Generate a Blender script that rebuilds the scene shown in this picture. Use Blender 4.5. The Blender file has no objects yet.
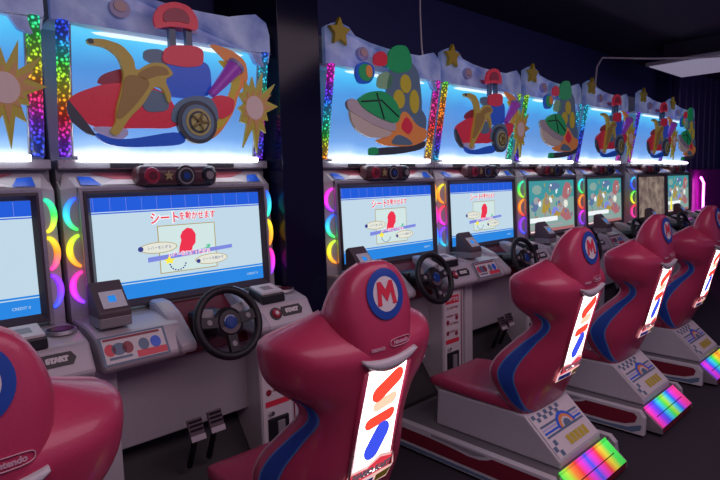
import bpy, bmesh, math, random
from mathutils import Vector, Matrix
random.seed(7)
S = bpy.context.scene
COL = S.collection

# ------------------------------------------------------------------ camera
cam_d = bpy.data.cameras.new('camera'); cam = bpy.data.objects.new('camera', cam_d); COL.objects.link(cam)
YAW, PITCH, ROLL = math.radians(43.197), math.radians(5.964), math.radians(-1.58)
f = Vector((math.sin(YAW)*math.cos(PITCH), math.cos(YAW)*math.cos(PITCH), -math.sin(PITCH)))
r = Vector((math.cos(YAW), -math.sin(YAW), 0)); u = r.cross(f)
r2 = math.cos(ROLL)*r + math.sin(ROLL)*u; u2 = -math.sin(ROLL)*r + math.cos(ROLL)*u
M = Matrix((r2, u2, -f)).transposed().to_4x4(); M.translation = Vector((-0.818, -2.5614, 1.5758))
cam.matrix_world = M
cam_d.sensor_width = 36; cam_d.lens = 28.0; cam_d.clip_start = 0.05
S.camera = cam

# ------------------------------------------------------------------ view, world, fill lights
S.view_settings.view_transform = 'Standard'; S.view_settings.look = 'None'
S.view_settings.gamma = 1; S.view_settings.use_curve_mapping = False
S.view_settings.exposure = 0.0
W = bpy.data.worlds.new('world'); S.world = W; W.use_nodes = True
W.node_tree.nodes['Background'].inputs[0].default_value = (0.26, 0.22, 0.52, 1)
W.node_tree.nodes['Background'].inputs[1].default_value = 0.36

def area(name, loc, size, power, color, rot=(0, 0, 0), size_y=None):
    d = bpy.data.lights.new(name, 'AREA'); d.energy = power; d.color = color
    d.shape = 'RECTANGLE'; d.size = size; d.size_y = size_y or size
    o = bpy.data.objects.new(name, d); COL.objects.link(o); o.location = loc; o.rotation_euler = rot
    return o
area('aisle_fill_light', (0.9, -2.9, 2.92), 5.0, 50, (1.0, 0.72, 0.86), (0.25, 0, 0), 1.6)  # unseen fill lights added over the aisle to brighten the fronts
area('aisle_fill_light', (7.0, -2.6, 2.92), 4.0, 8, (0.85, 0.62, 1.0), (0.25, 0, 0), 1.6)

# ------------------------------------------------------------------ materials
def nodes_of(name):
    m = bpy.data.materials.new(name); m.use_nodes = True
    return m, m.node_tree.nodes, m.node_tree.links
def surf(name, color, rough=0.4, metal=0.0, coat=0.0, bump=0.0, scale=60.0, vary=0.06):
    m, n, l = nodes_of(name); b = n['Principled BSDF']
    b.inputs['Metallic'].default_value = metal
    if coat: b.inputs['Coat Weight'].default_value = coat; b.inputs['Coat Roughness'].default_value = 0.12
    tc = n.new('ShaderNodeTexCoord'); nz = n.new('ShaderNodeTexNoise')
    nz.inputs['Scale'].default_value = scale; nz.inputs['Detail'].default_value = 3
    l.new(tc.outputs['Object'], nz.inputs['Vector'])
    mr = n.new('ShaderNodeMapRange'); mr.inputs[3].default_value = max(0.02, rough-vary); mr.inputs[4].default_value = min(1, rough+vary)
    l.new(nz.outputs['Fac'], mr.inputs[0]); l.new(mr.outputs[0], b.inputs['Roughness'])
    mx = n.new('ShaderNodeMix'); mx.data_type = 'RGBA'
    mx.inputs[6].default_value = (*[c*0.95 for c in color], 1); mx.inputs[7].default_value = (*[min(1, c*1.05) for c in color], 1)
    l.new(nz.outputs['Fac'], mx.inputs[0]); l.new(mx.outputs[2], b.inputs['Base Color'])
    if bump:
        bp = n.new('ShaderNodeBump'); bp.inputs['Strength'].default_value = bump; bp.inputs['Distance'].default_value = 0.004
        l.new(nz.outputs['Fac'], bp.inputs['Height']); l.new(bp.outputs[0], b.inputs['Normal'])
    return m
def glow(name, color, strength):
    m, n, l = nodes_of(name); b = n['Principled BSDF']
    b.inputs['Base Color'].default_value = (*[c*0.25 for c in color], 1); b.inputs['Roughness'].default_value = 0.25
    b.inputs['Emission Color'].default_value = (*color, 1); b.inputs['Emission Strength'].default_value = strength
    return m
def glow_attr(name, strength, sparkle=False, base=0.05):
    """emission taken from the LED colours stored on the mesh; sparkle = faceted acrylic in front of the LEDs"""
    m, n, l = nodes_of(name); b = n['Principled BSDF']
    b.inputs['Base Color'].default_value = (base, base, base, 1); b.inputs['Roughness'].default_value = 0.2
    a = n.new('ShaderNodeAttribute'); a.attribute_name = 'led'
    l.new(a.outputs['Color'], b.inputs['Emission Color'])
    if sparkle:
        tc = n.new('ShaderNodeTexCoord'); v = n.new('ShaderNodeTexVoronoi'); v.inputs['Scale'].default_value = 62
        l.new(tc.outputs['Object'], v.inputs['Vector'])
        mr = n.new('ShaderNodeMapRange'); mr.inputs[1].default_value = 0.08; mr.inputs[2].default_value = 0.5
        mr.inputs[3].default_value = strength*2.2; mr.inputs[4].default_value = strength*0.16
        l.new(v.outputs['Distance'], mr.inputs[0]); l.new(mr.outputs[0], b.inputs['Emission Strength'])
    else: b.inputs['Emission Strength'].default_value = strength
    return m
def marquee_mat():
    m, n, l = nodes_of('backlit_sky_print'); b = n['Principled BSDF']
    b.inputs['Base Color'].default_value = (0.08, 0.16, 0.26, 1); b.inputs['Roughness'].default_value = 0.3
    tc = n.new('ShaderNodeTexCoord'); sp = n.new('ShaderNodeSeparateXYZ'); l.new(tc.outputs['Object'], sp.inputs[0])
    nz = n.new('ShaderNodeTexNoise'); nz.inputs['Scale'].default_value = 3.2; nz.inputs['Detail'].default_value = 4
    l.new(tc.outputs['Object'], nz.inputs['Vector'])
    ad = n.new('ShaderNodeMath'); ad.operation = 'MULTIPLY_ADD'; ad.inputs[1].default_value = 0.10
    l.new(nz.outputs['Fac'], ad.inputs[0]); l.new(sp.outputs['Z'], ad.inputs[2])
    mr = n.new('ShaderNodeMapRange'); mr.inputs[1].default_value = 1.76; mr.inputs[2].default_value = 2.30
    l.new(ad.outputs[0], mr.inputs[0])
    cr = n.new('ShaderNodeValToRGB'); e = cr.color_ramp.elements
    e[0].position = 0.0; e[0].color = (0.95, 0.97, 1.0, 1); e[1].position = 1.0; e[1].color = (0.10, 0.62, 0.95, 1)
    for p, c in ((0.05, (0.85, 0.93, 1.0)), (0.10, (0.36, 0.58, 0.92)), (0.20, (0.16, 0.36, 0.78)), (0.42, (0.10, 0.27, 0.66)), (0.72, (0.07, 0.29, 0.72)), (0.90, (0.07, 0.50, 0.90))):
        x = e.new(p); x.color = (*c, 1)
    l.new(mr.outputs[0], cr.inputs[0]); l.new(cr.outputs[0], b.inputs['Emission Color']); b.inputs['Emission Strength'].default_value = 0.95
    return m
def header_mat():
    m, n, l = nodes_of('cloud_print'); b = n['Principled BSDF']
    tc = n.new('ShaderNodeTexCoord'); nz = n.new('ShaderNodeTexNoise'); nz.inputs['Scale'].default_value = 5; nz.inputs['Detail'].default_value = 5
    l.new(tc.outputs['Object'], nz.inputs['Vector'])
    cr = n.new('ShaderNodeValToRGB'); e = cr.color_ramp.elements
    e[0].position = 0.35; e[0].color = (0.12, 0.20, 0.55, 1); e[1].position = 0.65; e[1].color = (0.50, 0.60, 0.92, 1)
    l.new(nz.outputs['Fac'], cr.inputs[0]); l.new(cr.outputs[0], b.inputs['Base Color']); b.inputs['Roughness'].default_value = 0.35
    l.new(cr.outputs[0], b.inputs['Emission Color']); b.inputs['Emission Strength'].default_value = 0.16
    return m
def dark_screen_mat():
    m, n, l = nodes_of('dim_brown_picture'); b = n['Principled BSDF']
    tc = n.new('ShaderNodeTexCoord'); nz = n.new('ShaderNodeTexNoise'); nz.inputs['Scale'].default_value = 9; nz.inputs['Detail'].default_value = 6
    l.new(tc.outputs['Object'], nz.inputs['Vector'])
    cr = n.new('ShaderNodeValToRGB'); e = cr.color_ramp.elements
    e[0].position = 0.3; e[0].color = (0.09, 0.055, 0.05, 1); e[1].position = 0.72; e[1].color = (0.34, 0.26, 0.20, 1)
    x = e.new(0.5); x.color = (0.19, 0.14, 0.12, 1)
    l.new(nz.outputs['Fac'], cr.inputs[0]); l.new(cr.outputs[0], b.inputs['Emission Color']); b.inputs['Emission Strength'].default_value = 1.0
    b.inputs['Base Color'].default_value = (0.02, 0.02, 0.02, 1)
    return m
MAT = dict(
 white=surf('white_plastic', (0.62, 0.60, 0.62), 0.32, coat=0.2), grey=surf('grey_plastic', (0.30, 0.29, 0.31), 0.4),
 panel=surf('leg_panel_grey', (0.40, 0.38, 0.41), 0.38), bezel=surf('bezel_grey', (0.085, 0.07, 0.085), 0.35), black=surf('black_plastic', (0.015, 0.014, 0.018), 0.38),
 matte=surf('footwell_black', (0.03, 0.028, 0.03), 0.7), red=surf('red_vinyl', (0.56, 0.046, 0.125), 0.42, coat=0.35, bump=0.12, scale=160),
 redp=surf('red_paint', (0.42, 0.02, 0.05), 0.35), darkred=surf('dark_red_paint', (0.20, 0.012, 0.03), 0.4), piping=surf('pink_piping', (0.72, 0.42, 0.50), 0.45),
 blue=surf('blue_print', (0.02, 0.08, 0.42), 0.35), lblue=surf('light_blue_edge', (0.10, 0.28, 0.62), 0.35), wht=surf('white_print', (0.78, 0.74, 0.74), 0.4),
 silver=surf('silver_trim', (0.55, 0.53, 0.55), 0.3, metal=0.6), chrome=surf('chrome', (0.7, 0.7, 0.72), 0.15, metal=1.0), deck=surf('deck_grey', (0.16, 0.15, 0.165), 0.45),
 dash=surf('lavender_white_plastic', (0.56, 0.52, 0.56), 0.3, coat=0.25), maroon=surf('maroon_panel', (0.16, 0.015, 0.03), 0.3),
 rubber=surf('rubber_black', (0.012, 0.012, 0.016), 0.5, bump=0.2, scale=200), bluebadge=surf('blue_badge', (0.01, 0.06, 0.30), 0.2, coat=0.6),
 brown=surf('brown_black_plastic', (0.12, 0.085, 0.10), 0.45), display=surf('reader_white', (0.80, 0.82, 0.84), 0.35), yellow=surf('yellow_print', (0.62, 0.50, 0.04), 0.4),
 orange=surf('orange_print', (0.90, 0.32, 0.08), 0.4), green=surf('green_print', (0.02, 0.42, 0.14), 0.35), lgreen=surf('light_green_print', (0.28, 0.50, 0.30), 0.4), cream=surf('cream_print', (0.62, 0.52, 0.46), 0.45),
 kred=surf('kart_red_print', (0.80, 0.04, 0.08), 0.3), kdred=surf('kart_dark_red_print', (0.30, 0.02, 0.05), 0.3), kblue=surf('kart_blue_print', (0.02, 0.14, 0.80), 0.3), slate=surf('slate_print', (0.12, 0.20, 0.30), 0.35),
 tyre=surf('tyre_print', (0.05, 0.06, 0.08), 0.4), gold=surf('gold_rim_print', (0.42, 0.36, 0.14), 0.35), purple=surf('purple_print', (0.42, 0.08, 0.58), 0.3), pale=surf('pale_pink_print', (0.72, 0.55, 0.52), 0.4),
 banana=surf('banana_yellow_print', (0.55, 0.42, 0.08), 0.4), bananad=surf('banana_brown_print', (0.36, 0.22, 0.06), 0.4), lilac=surf('lilac_print', (0.50, 0.50, 0.78), 0.35),
 sky=marquee_mat(), cloud=header_mat(), tube=glow('white_tube', (0.86, 0.92, 1.0), 5.0), under=glow('awning_tube', (0.62, 0.76, 1.0), 1.3),
 led=glow_attr('led_crescent', 1.35), column=glow_attr('led_column', 0.85, True), rainbow=glow_attr('rainbow_box', 1.05),
 lamp=glow('backlit_white', (1.0, 0.93, 0.92), 3.2), lampr=glow('backlit_red', (1.0, 0.07, 0.04), 1.1), lampb=glow('backlit_blue', (0.05, 0.09, 0.85), 1.0), lamps=glow('backlit_peach', (1.0, 0.58, 0.40), 1.2),
 s_bg=glow('screen_pale_blue', (0.50, 0.66, 0.76), 1.0), s_blue=glow('screen_blue', (0.012, 0.10, 0.66), 1.0), s_sky=glow('screen_sky_blue', (0.02, 0.23, 0.72), 1.0), s_white=glow('screen_white', (0.85, 0.9, 0.92), 1.0),
 s_red=glow('screen_red', (0.80, 0.03, 0.07), 1.0), s_cream=glow('screen_cream', (0.74, 0.76, 0.66), 1.0), s_box=glow('screen_box', (0.60, 0.76, 0.74), 1.0), s_grn=glow('screen_green', (0.10, 0.55, 0.30), 1.0), s_vio=glow('screen_violet', (0.20, 0.24, 0.70), 1.0),
 s_pink=glow('screen_pink', (0.85, 0.16, 0.36), 1.0), s_navy=glow('screen_navy', (0.04, 0.05, 0.25), 1.0), s_teal=glow('screen_teal', (0.08, 0.46, 0.50), 0.62), s_gold=glow('screen_gold', (0.62, 0.44, 0.08), 0.62),
 s_rose=glow('screen_rose', (0.62, 0.22, 0.24), 0.62), s_mint=glow('screen_mint', (0.36, 0.58, 0.52), 0.62), s_grey=glow('screen_grey', (0.52, 0.54, 0.56), 0.62), s_mid=glow('screen_mid_blue', (0.16, 0.28, 0.52), 0.62), s_tan=glow('screen_tan', (0.48, 0.36, 0.28), 0.62), s_yel=glow('screen_yellow', (0.9, 0.8, 0.06), 1.0),
 s_dim=dark_screen_mat(), neon=glow('magenta_neon', (1.0, 0.10, 0.80), 11.0), lens=glow('purple_strap_light', (0.32, 0.05, 0.9), 0.5),
)

# topper prints: faint glow in their own colour added, standing in for backlight
for k in ('kred', 'kdred', 'kblue', 'slate', 'tyre', 'gold', 'purple', 'pale', 'banana', 'bananad', 'lilac', 'orange', 'green', 'lgreen', 'cream', 'yellow'):

    MAT[k+'_lit'] = m_ = MAT[k].copy(); n_ = m_.node_tree.nodes['Principled BSDF']
    m_.node_tree.links.new(n_.inputs['Base Color'].links[0].from_socket, n_.inputs['Emission Color']); n_.inputs['Emission Strength'].default_value = 0.13

# ------------------------------------------------------------------ mesh helpers
class MB:
    """collects shapes into one mesh"""
    def __init__(s): s.v = []; s.f = []; s.m = []; s.c = {}; s.smooth = []; s.mats = []
    def slot(s, k):
        if k not in s.mats: s.mats.append(k)
        return s.mats.index(k)
    def add(s, vs, fs, mat, smooth=False, cols=None):
        o = len(s.v); s.v += [tuple(v) for v in vs]; k = s.slot(mat)
        for q in fs: s.f.append(tuple(i+o for i in q)); s.m.append(k); s.smooth.append(smooth)
        if cols:
            for i, c in enumerate(cols): s.c[o+i] = c
        return s
    def bm(s, b, mat, smooth=False):
        b.verts.index_update(); s.add([v.co for v in b.verts], [[v.index for v in q.verts] for q in b.faces], mat, smooth); b.free(); return s
    def box(s, x0, x1, y0, y1, z0, z1, mat, bev=0.0, seg=2):
        b = bmesh.new(); bmesh.ops.create_cube(b, size=1)
        for v in b.verts: v.co = Vector(((x0+x1)/2+v.co.x*(x1-x0), (y0+y1)/2+v.co.y*(y1-y0), (z0+z1)/2+v.co.z*(z1-z0)))
        if bev: bmesh.ops.bevel(b, geom=b.edges[:], offset=bev, segments=seg, affect='EDGES', profile=0.5)
        return s.bm(b, mat)
    def prism(s, pts, fn0, fn1, mat, bev=0.0, seg=2, smooth=False):
        """polygon pts mapped by fn0 (one cap) and fn1 (other cap)"""
        b = bmesh.new(); A = [b.verts.new(fn0(*q)) for q in pts]; B = [b.verts.new(fn1(*q)) for q in pts]; n = len(pts)
        b.faces.new(A); b.faces.new(B[::-1])
        for i in range(n): b.faces.new((A[i], B[i], B[(i+1) % n], A[(i+1) % n]))
        bmesh.ops.recalc_face_normals(b, faces=b.faces[:])
        if bev: bmesh.ops.bevel(b, geom=b.edges[:], offset=bev, segments=seg, affect='EDGES', profile=0.5)
        return s.bm(b, mat, smooth)
    def px(s, pts, x0, x1, mat, bev=0.0): return s.prism(pts, lambda y, z: (x0, y, z), lambda y, z: (x1, y, z), mat, bev)
    def py(s, pts, y0, y1, mat, bev=0.0): return s.prism(pts, lambda x, z: (x, y0, z), lambda x, z: (x, y1, z), mat, bev)
    def pz(s, pts, z0, z1, mat, bev=0.0): return s.prism(pts, lambda x, y: (x, y, z0), lambda x, y: (x, y, z1), mat, bev)
    def grid(s, fn, nu, nv, mat, smooth=True, colfn=None, thick=None):
        vs = []; cs = []
        for i in range(nu+1):
            for j in range(nv+1):
                vs.append(fn(i/nu, j/nv))
                if colfn: cs.append(colfn(i/nu, j/nv))
        fs = [(i*(nv+1)+j, (i+1)*(nv+1)+j, (i+1)*(nv+1)+j+1, i*(nv+1)+j+1) for i in range(nu) for j in range(nv)]
        return s.add(vs, fs, mat, smooth, cs or None)
    def rings(s, rs, mat, cap=True, closed=False, smooth=True, cols=None):
        n = len(rs[0]); vs = [p for q in rs for p in q]; fs = []; k = len(rs)
        for i in range(k if closed else k-1):
            a = i*n; b_ = ((i+1) % k)*n
            fs += [(a+j, a+(j+1) % n, b_+(j+1) % n, b_+j) for j in range(n)]
        if cap and not closed: fs += [tuple(range(n))[::-1], tuple(range((k-1)*n, k*n))]
        return s.add(vs, fs, mat, smooth, cols)
    def tube(s, path, rad, mat, n=10, closed=False, cap=True):
        P = [Vector(q) for q in path]; rs = []; k = len(P); up = Vector((0, 0, 1)); prev = None
        for i in range(k):
            t = (P[(i+1) % k]-P[i-1]) if closed or 0 < i < k-1 else (P[1]-P[0] if i == 0 else P[-1]-P[-2])
            t.normalize()
            a = prev-prev.dot(t)*t if prev else (up-up.dot(t)*t if abs(t.z) < 0.9 else Vector((1, 0, 0))-t.x*t)
            a.normalize(); prev = a; b_ = t.cross(a); rr = rad(i/(k-1)) if callable(rad) else rad
            rs.append([P[i]+rr*(math.cos(2*math.pi*j/n)*a+math.sin(2*math.pi*j/n)*b_) for j in range(n)])
        return s.rings(rs, mat, cap, closed)
    def cyl(s, c0, c1, r0, r1, mat, n=24, bev=0.0):
        c0, c1 = Vector(c0), Vector(c1); t = (c1-c0).normalized()
        a = (Vector((0, 0, 1))-t.z*t) if abs(t.z) < 0.9 else (Vector((1, 0, 0))-t.x*t); a.normalize(); b_ = t.cross(a)
        ring = lambda c, q: [c+q*(math.cos(2*math.pi*j/n)*a+math.sin(2*math.pi*j/n)*b_) for j in range(n)]
        if bev: rs = [ring(c0, r0-bev), ring(c0+t*bev, r0), ring(c1-t*bev, r1), ring(c1, max(1e-4, r1-bev))]
        else: rs = [ring(c0, r0), ring(c1, r1)]
        n0 = len(s.f); s.rings(rs, mat, True, False, False)
        return s
    def text(s, body, size, fn, mat, bold=0.0, align='CENTER', wmax=None):
        c = bpy.data.curves.new('tmp', 'FONT'); c.body = body; c.size = size; c.align_x = align; c.align_y = 'CENTER'; c.offset = bold; c.resolution_u = 3
        o = bpy.data.objects.new('tmp', c); m = o.to_mesh()
        vs = [v.co.copy() for v in m.vertices]; fs = [tuple(q.vertices) for q in m.polygons]; o.to_mesh_clear()
        bpy.data.objects.remove(o); bpy.data.curves.remove(c)
        if vs:
            w = max(v.x for v in vs)-min(v.x for v in vs); k = wmax/w if wmax and w > wmax else 1
            s.add([fn(v.x*k, v.y) for v in vs], fs, mat)
        return s
    def build(s, name, parent=None):
        me = bpy.data.meshes.new(name); me.from_pydata(s.v, [], s.f); me.validate(clean_customdata=False) if False else None
        for k in s.mats: me.materials.append(MAT[k])
        me.polygons.foreach_set('material_index', s.m); me.polygons.foreach_set('use_smooth', s.smooth)
        if s.c:
            at = me.attributes.new('led', 'FLOAT_COLOR', 'POINT')
            for i in range(len(s.v)): at.data[i].color = (*s.c.get(i, (0, 0, 0)), 1)
        me.update(); return put(name, me, parent)
def put(name, me, parent=None):
    o = bpy.data.objects.new(name, me); COL.objects.link(o)
    if parent: o.parent = parent
    return o
CACHE = {}
def part(name, key, make, parent):
    """a part; the mesh is made once and shared by later copies"""
    if key not in CACHE: o = make().build(name, parent); CACHE[key] = o.data; return o
    return put(name, CACHE[key], parent)
def thing(name, label, cat, loc, group=None, rz=0):
    o = bpy.data.objects.new(name, None); COL.objects.link(o); o.location = loc; o.rotation_euler.z = rz
    o.empty_display_size = 0.1; o['label'] = label; o['category'] = cat
    if group: o['group'] = group
    return o
def tag(o, label, cat, group=None):
    o['label'] = label; o['category'] = cat
    if group: o['group'] = group
    return o
def structure(o): o['kind'] = 'structure'; return o
def hsv(h, s=1.0, v=1.0):
    import colorsys; return colorsys.hsv_to_rgb(h % 1, s, v)
LED = dict(red=(1, .03, .02), orange=(1, .25, .01), yellow=(.95, .75, .02), green=(.05, .85, .08), teal=(.02, .8, .45), cyan=(.03, .62, .95), blue=(.02, .08, 1), violet=(.25, .03, 1), magenta=(.95, .02, .75), pink=(1, .03, .35), lime=(.45, .9, .03), white=(.95, .95, .95))
def ramp(names, t):
    t = min(max(t, 0), 1)*(len(names)-1); i = min(int(t), len(names)-2) if len(names) > 1 else 0
    if len(names) == 1: return LED[names[0]]
    a, b_ = LED[names[i]], LED[names[i+1]]; k = t-i
    return tuple(a[j]*(1-k)+b_[j]*k for j in range(3))
def crv(keys, x):
    """smooth interpolation through (x, y) keys"""
    keys = sorted(keys); n = len(keys)
    if x <= keys[0][0]: return keys[0][1]
    if x >= keys[-1][0]: return keys[-1][1]
    for i in range(n-1):
        if keys[i][0] <= x <= keys[i+1][0]:
            x0, y0 = keys[i]; x1, y1 = keys[i+1]; h = x1-x0; t = (x-x0)/h
            sl = lambda a: ((keys[a+1][1]-keys[a-1][1])/(keys[a+1][0]-keys[a-1][0]) if 0 < a < n-1 else (y1-y0)/h)
            m0, m1 = sl(i)*h, sl(i+1)*h
            return (2*t**3-3*t*t+1)*y0+(t**3-2*t*t+t)*m0+(-2*t**3+3*t*t)*y1+(t**3-t*t)*m1

# ------------------------------------------------------------------ the room
def wall(name, x0, x1, y0, y1, z0, z1, mat): return structure(MB().box(x0, x1, y0, y1, z0, z1, mat).build(name))
MAT['rosep'] = surf('rose_print', (0.55, 0.16, 0.20), 0.35); MAT['camc'] = surf('dark_maroon_plastic', (0.10, 0.035, 0.045), 0.35); MAT['stk'] = glow('lit_sticker_pink', (1.0, .62, .60), .75); MAT['stkr'] = glow('lit_sticker_red', (.85, .05, .08), .8); MAT['olive'] = surf('olive_yellow_print', (0.50, 0.42, 0.05), 0.35); MAT['amber'] = surf('amber_print', (0.60, 0.32, 0.12), 0.35)
for k in ('olive', 'amber'):  # same added glow for the starburst prints
    MAT[k+'_lit'] = m_ = MAT[k].copy(); n_ = m_.node_tree.nodes['Principled BSDF']; m_.node_tree.links.new(n_.inputs['Base Color'].links[0].from_socket, n_.inputs['Emission Color']); n_.inputs['Emission Strength'].default_value = 0.13
MAT['wall'] = surf('dark_navy_wall', (0.034, 0.042, 0.160), 0.6, scale=8); MAT['ceil'] = surf('dark_ceiling', (0.060, 0.052, 0.090), 0.75, scale=6)
MAT['floor'] = surf('dark_carpet', (0.030, 0.022, 0.034), 0.85, bump=0.3, scale=240); MAT['gloss'] = surf('glossy_black_panel', (0.008, 0.009, 0.034), 0.13, coat=0.0, vary=0.02)
MAT['ribs'] = surf('dark_violet_panel', (0.08, 0.06, 0.19), 0.35, scale=10); MAT['gloss'].node_tree.nodes['Principled BSDF'].inputs['Specular IOR Level'].default_value = 0.22; MAT['mag'] = surf('magenta_painted_panel', (0.30, 0.02, 0.30), 0.4)
wall('floor', -4, 16, -7, 0.75, -0.1, 0.0, 'floor')
wall('ceiling', -4, 16, -7, 0.75, 3.12, 3.22, 'ceil')
wall('wall_back', -4, 16, 0.62, 0.75, 0, 3.12, 'wall')
wall('wall_left', -4.1, -4.0, -7, 0.75, 0, 3.12, 'wall')
wall('wall_right', 16, 16.1, -7, 0.75, 0, 3.12, 'wall')
m = MB().box(0.985, 1.270, -0.045, 0.60, 0, 3.12, 'gloss', 0.004); structure(m.build('pillar'))
m = MB()
for k in range(7): m.box(8.42+0.30*k, 8.68+0.30*k, 0.30, 0.42, 0, 3.12, 'ribs', 0.02)
m.box(8.35, 10.7, 0.42, 0.62, 0, 3.12, 'wall'); structure(m.build('trim_1'))

# ------------------------------------------------------------------ cabinet
PITCH_X = {0: -0.6575, 1: 0.4275, 2: 1.8745, 3: 2.9465, 4: 4.0575, 5: 5.1915, 6: 6.3475, 7: 7.4895}
YB, YT, ZB, ZT = 0.0, 0.018, 1.071, 1.5354           # screen plane (leans back a little)
def scr(uu, vv, d=0.0):                                # screen fractions -> local point, d in front
    return (-0.4275+0.855*uu, YB+(YT-YB)*vv-0.004-d, ZB+(ZT-ZB)*vv)
def quad(m, u0, u1, v0, v1, d, mat): m.add([scr(u0, v0, d), scr(u1, v0, d), scr(u1, v1, d), scr(u0, v1, d)], [(0, 1, 2, 3)], mat)
def poly(m, pts, d, mat): m.add([scr(a, b_, d) for a, b_ in pts], [tuple(range(len(pts)))], mat)
def ell(cx, cy, rx, ry, n=28): return [(cx+rx*math.cos(2*math.pi*i/n), cy+ry*math.sin(2*math.pi*i/n)) for i in range(n)]
def stx(m, body, uu, vv, size, d, mat, bold=0.0, wmax=None):
    m.text(body, size, lambda x, y: (-0.4275+0.855*uu+x, YB+(YT-YB)*vv-0.004-d, ZB+(ZT-ZB)*vv+y), mat, bold, 'CENTER', wmax)

def screen_guide():
    m = MB(); quad(m, 0, 1, 0, 1, 0, 's_bg')
    quad(m, 0, 1, 0.865, 1, .001, 's_blue'); quad(m, 0, 1, 0.845, 0.856, .001, 's_blue')
    quad(m, 0, 1, 0, 0.145, .001, 's_sky'); quad(m, 0, 1, 0.155, 0.172, .001, 's_sky')
    for i in range(12):
        quad(m, i/12+.01, i/12+.012, 0.87, 0.995, .0015, 's_vio'); quad(m, i/12+.03, i/12+.032, 0.01, 0.14, .0015, 's_sky')
    D = -.05
    Q_, P_ = quad, poly
    Q_(m, .385+D, .735+D, .205, .695, .001, 's_gold'); Q_(m, .390+D, .730+D, .213, .687, .0014, 's_box')
    # title: white edge behind red letters
    for d, mt, bo in ((.0016, 's_white', .0035), (.002, 's_red', .0008)):
        stx(m, 'シート', .435+D, .765, .060, d, mt, bo*1.5, .140); stx(m, 'を動かせます', .630+D, .775, .042, d, mt, bo, .190)
    # red seat pictogram, side view
    P_(m, [(a+D, b_) for a, b_ in [(.50, .37), (.505, .45), (.52, .53), (.515, .57), (.53, .62), (.56, .655), (.59, .64), (.61, .58), (.605, .49), (.585, .45), (.58, .40), (.545, .36)]], .002, 's_red')
    P_(m, [(a+D, b_) for a, b_ in [(.60, .375), (.64, .41), (.68, .44), (.665, .455), (.70, .46), (.69, .42), (.65, .395), (.615, .365)]], .0022, 's_grn')
    P_(m, [(a+D, b_) for a, b_ in ell(.385, .475, .108, .058)], .0020, 's_gold'); P_(m, [(a+D, b_) for a, b_ in ell(.385, .475, .103, .051)], .0023, 's_cream')
    P_(m, [(a+D, b_) for a, b_ in ell(.285, .475, .015, .026)], .0026, 's_navy'); stx(m, 'レバーをにぎる', .39+D, .475, .017, .0026, 's_navy', 0, .13)
    P_(m, [(a+D, b_) for a, b_ in [(.32, .335), (.84, .395), (.84, .435), (.32, .385)]], .0024, 's_vio')
    for d, mt, bo in ((.0027, 's_white', .0022), (.003, 's_pink', .0003)): stx(m, 'レバーをにぎりながら', .565+D, .385, .026, d, mt, bo, .22)
    P_(m, [(a+D, b_) for a, b_ in [(.44, .38), (.452, .35), (.475, .345), (.458, .325), (.462, .295), (.44, .31), (.42, .295), (.424, .325), (.406, .345), (.43, .35)]], .0032, 's_yel')
    for k in range(9):
        a0 = math.pi*(1.02+k*.11); a1 = a0+math.pi*.065
        P_(m, [(a+D, b_) for a, b_ in [(.49+.052*math.cos(a0), .30+.082*math.sin(a0)), (.49+.052*math.cos(a1), .30+.082*math.sin(a1)), (.49+.043*math.cos(a1), .30+.070*math.sin(a1)), (.49+.043*math.cos(a0), .30+.070*math.sin(a0))]], .002, 's_navy')
    P_(m, [(a+D, b_) for a, b_ in ell(.70, .300, .105, .056)], .0024, 's_gold'); P_(m, [(a+D, b_) for a, b_ in ell(.70, .300, .100, .050)], .0027, 's_cream')
    P_(m, [(a+D, b_) for a, b_ in ell(.615, .290, .013, .022)], .003, 's_navy'); stx(m, 'シートを動かす', .71+D, .302, .017, .003, 's_navy', 0, .13)
    stx(m, 'CREDIT 0', .92, .07, .016, .0018, 's_bg')
    return m
def screen_attract():
    """colourful attract picture, kept to plain patches of colour"""
    m = MB(); quad(m, 0, 1, 0, 1, 0, 's_mint')
    poly(m, [(0, .55), (.2, .60), (.45, .72), (.7, .62), (1, .66), (1, 1), (0, 1)], .001, 's_teal')
    for c, k in (((.18, .83, .10, .09), 's_mint'), ((.55, .88, .13, .08), 's_mid'), ((.62, .76, .10, .10), 's_teal')): poly(m, ell(*c), .0014, k)
    poly(m, ell(.12, .52, .075, .11), .0016, 's_mid'); poly(m, ell(.16, .62, .055, .07), .0018, 's_grey')
    poly(m, [(.26, .38), (.30, .62), (.36, .74), (.43, .70), (.45, .52), (.42, .36)], .002, 's_gold'); poly(m, ell(.38, .60, .05, .08), .0022, 's_tan')
    poly(m, ell(.70, .52, .10, .17), .0018, 's_grey'); poly(m, [(.72, .66), (.82, .60), (.92, .70), (.92, .92), (.82, .97), (.75, .86)], .0022, 's_rose')
    poly(m, [(.66, .30), (.74, .44), (.86, .40), (.94, .20), (.80, .16)], .002, 's_rose'); poly(m, ell(.80, .52, .05, .08), .0024, 's_cream')
    poly(m, [(.46, .34), (.52, .48), (.60, .46), (.66, .34), (.58, .28)], .002, 's_vio'); poly(m, [(.50, .30), (.58, .40), (.68, .34), (.64, .26)], .0024, 's_gold')
    rnd = random.Random(11)
    for k in range(46): poly(m, ell(rnd.uniform(.05, .95), rnd.uniform(.28, .92), rnd.uniform(.008, .035), rnd.uniform(.02, .06), 12), .0025+.00001*k, rnd.choice(['s_gold', 's_rose', 's_teal', 's_white', 's_mid', 's_grey', 's_tan', 's_mint']))
    quad(m, .02, .60, .20, .29, .0026+.001, 's_white'); quad(m, .02, .72, .10, .15, .0036, 's_grey'); quad(m, .02, .98, .0, .06, .0026, 's_rose'); quad(m, .03, .45, .02, .04, .003, 's_white')
    return m
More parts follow.
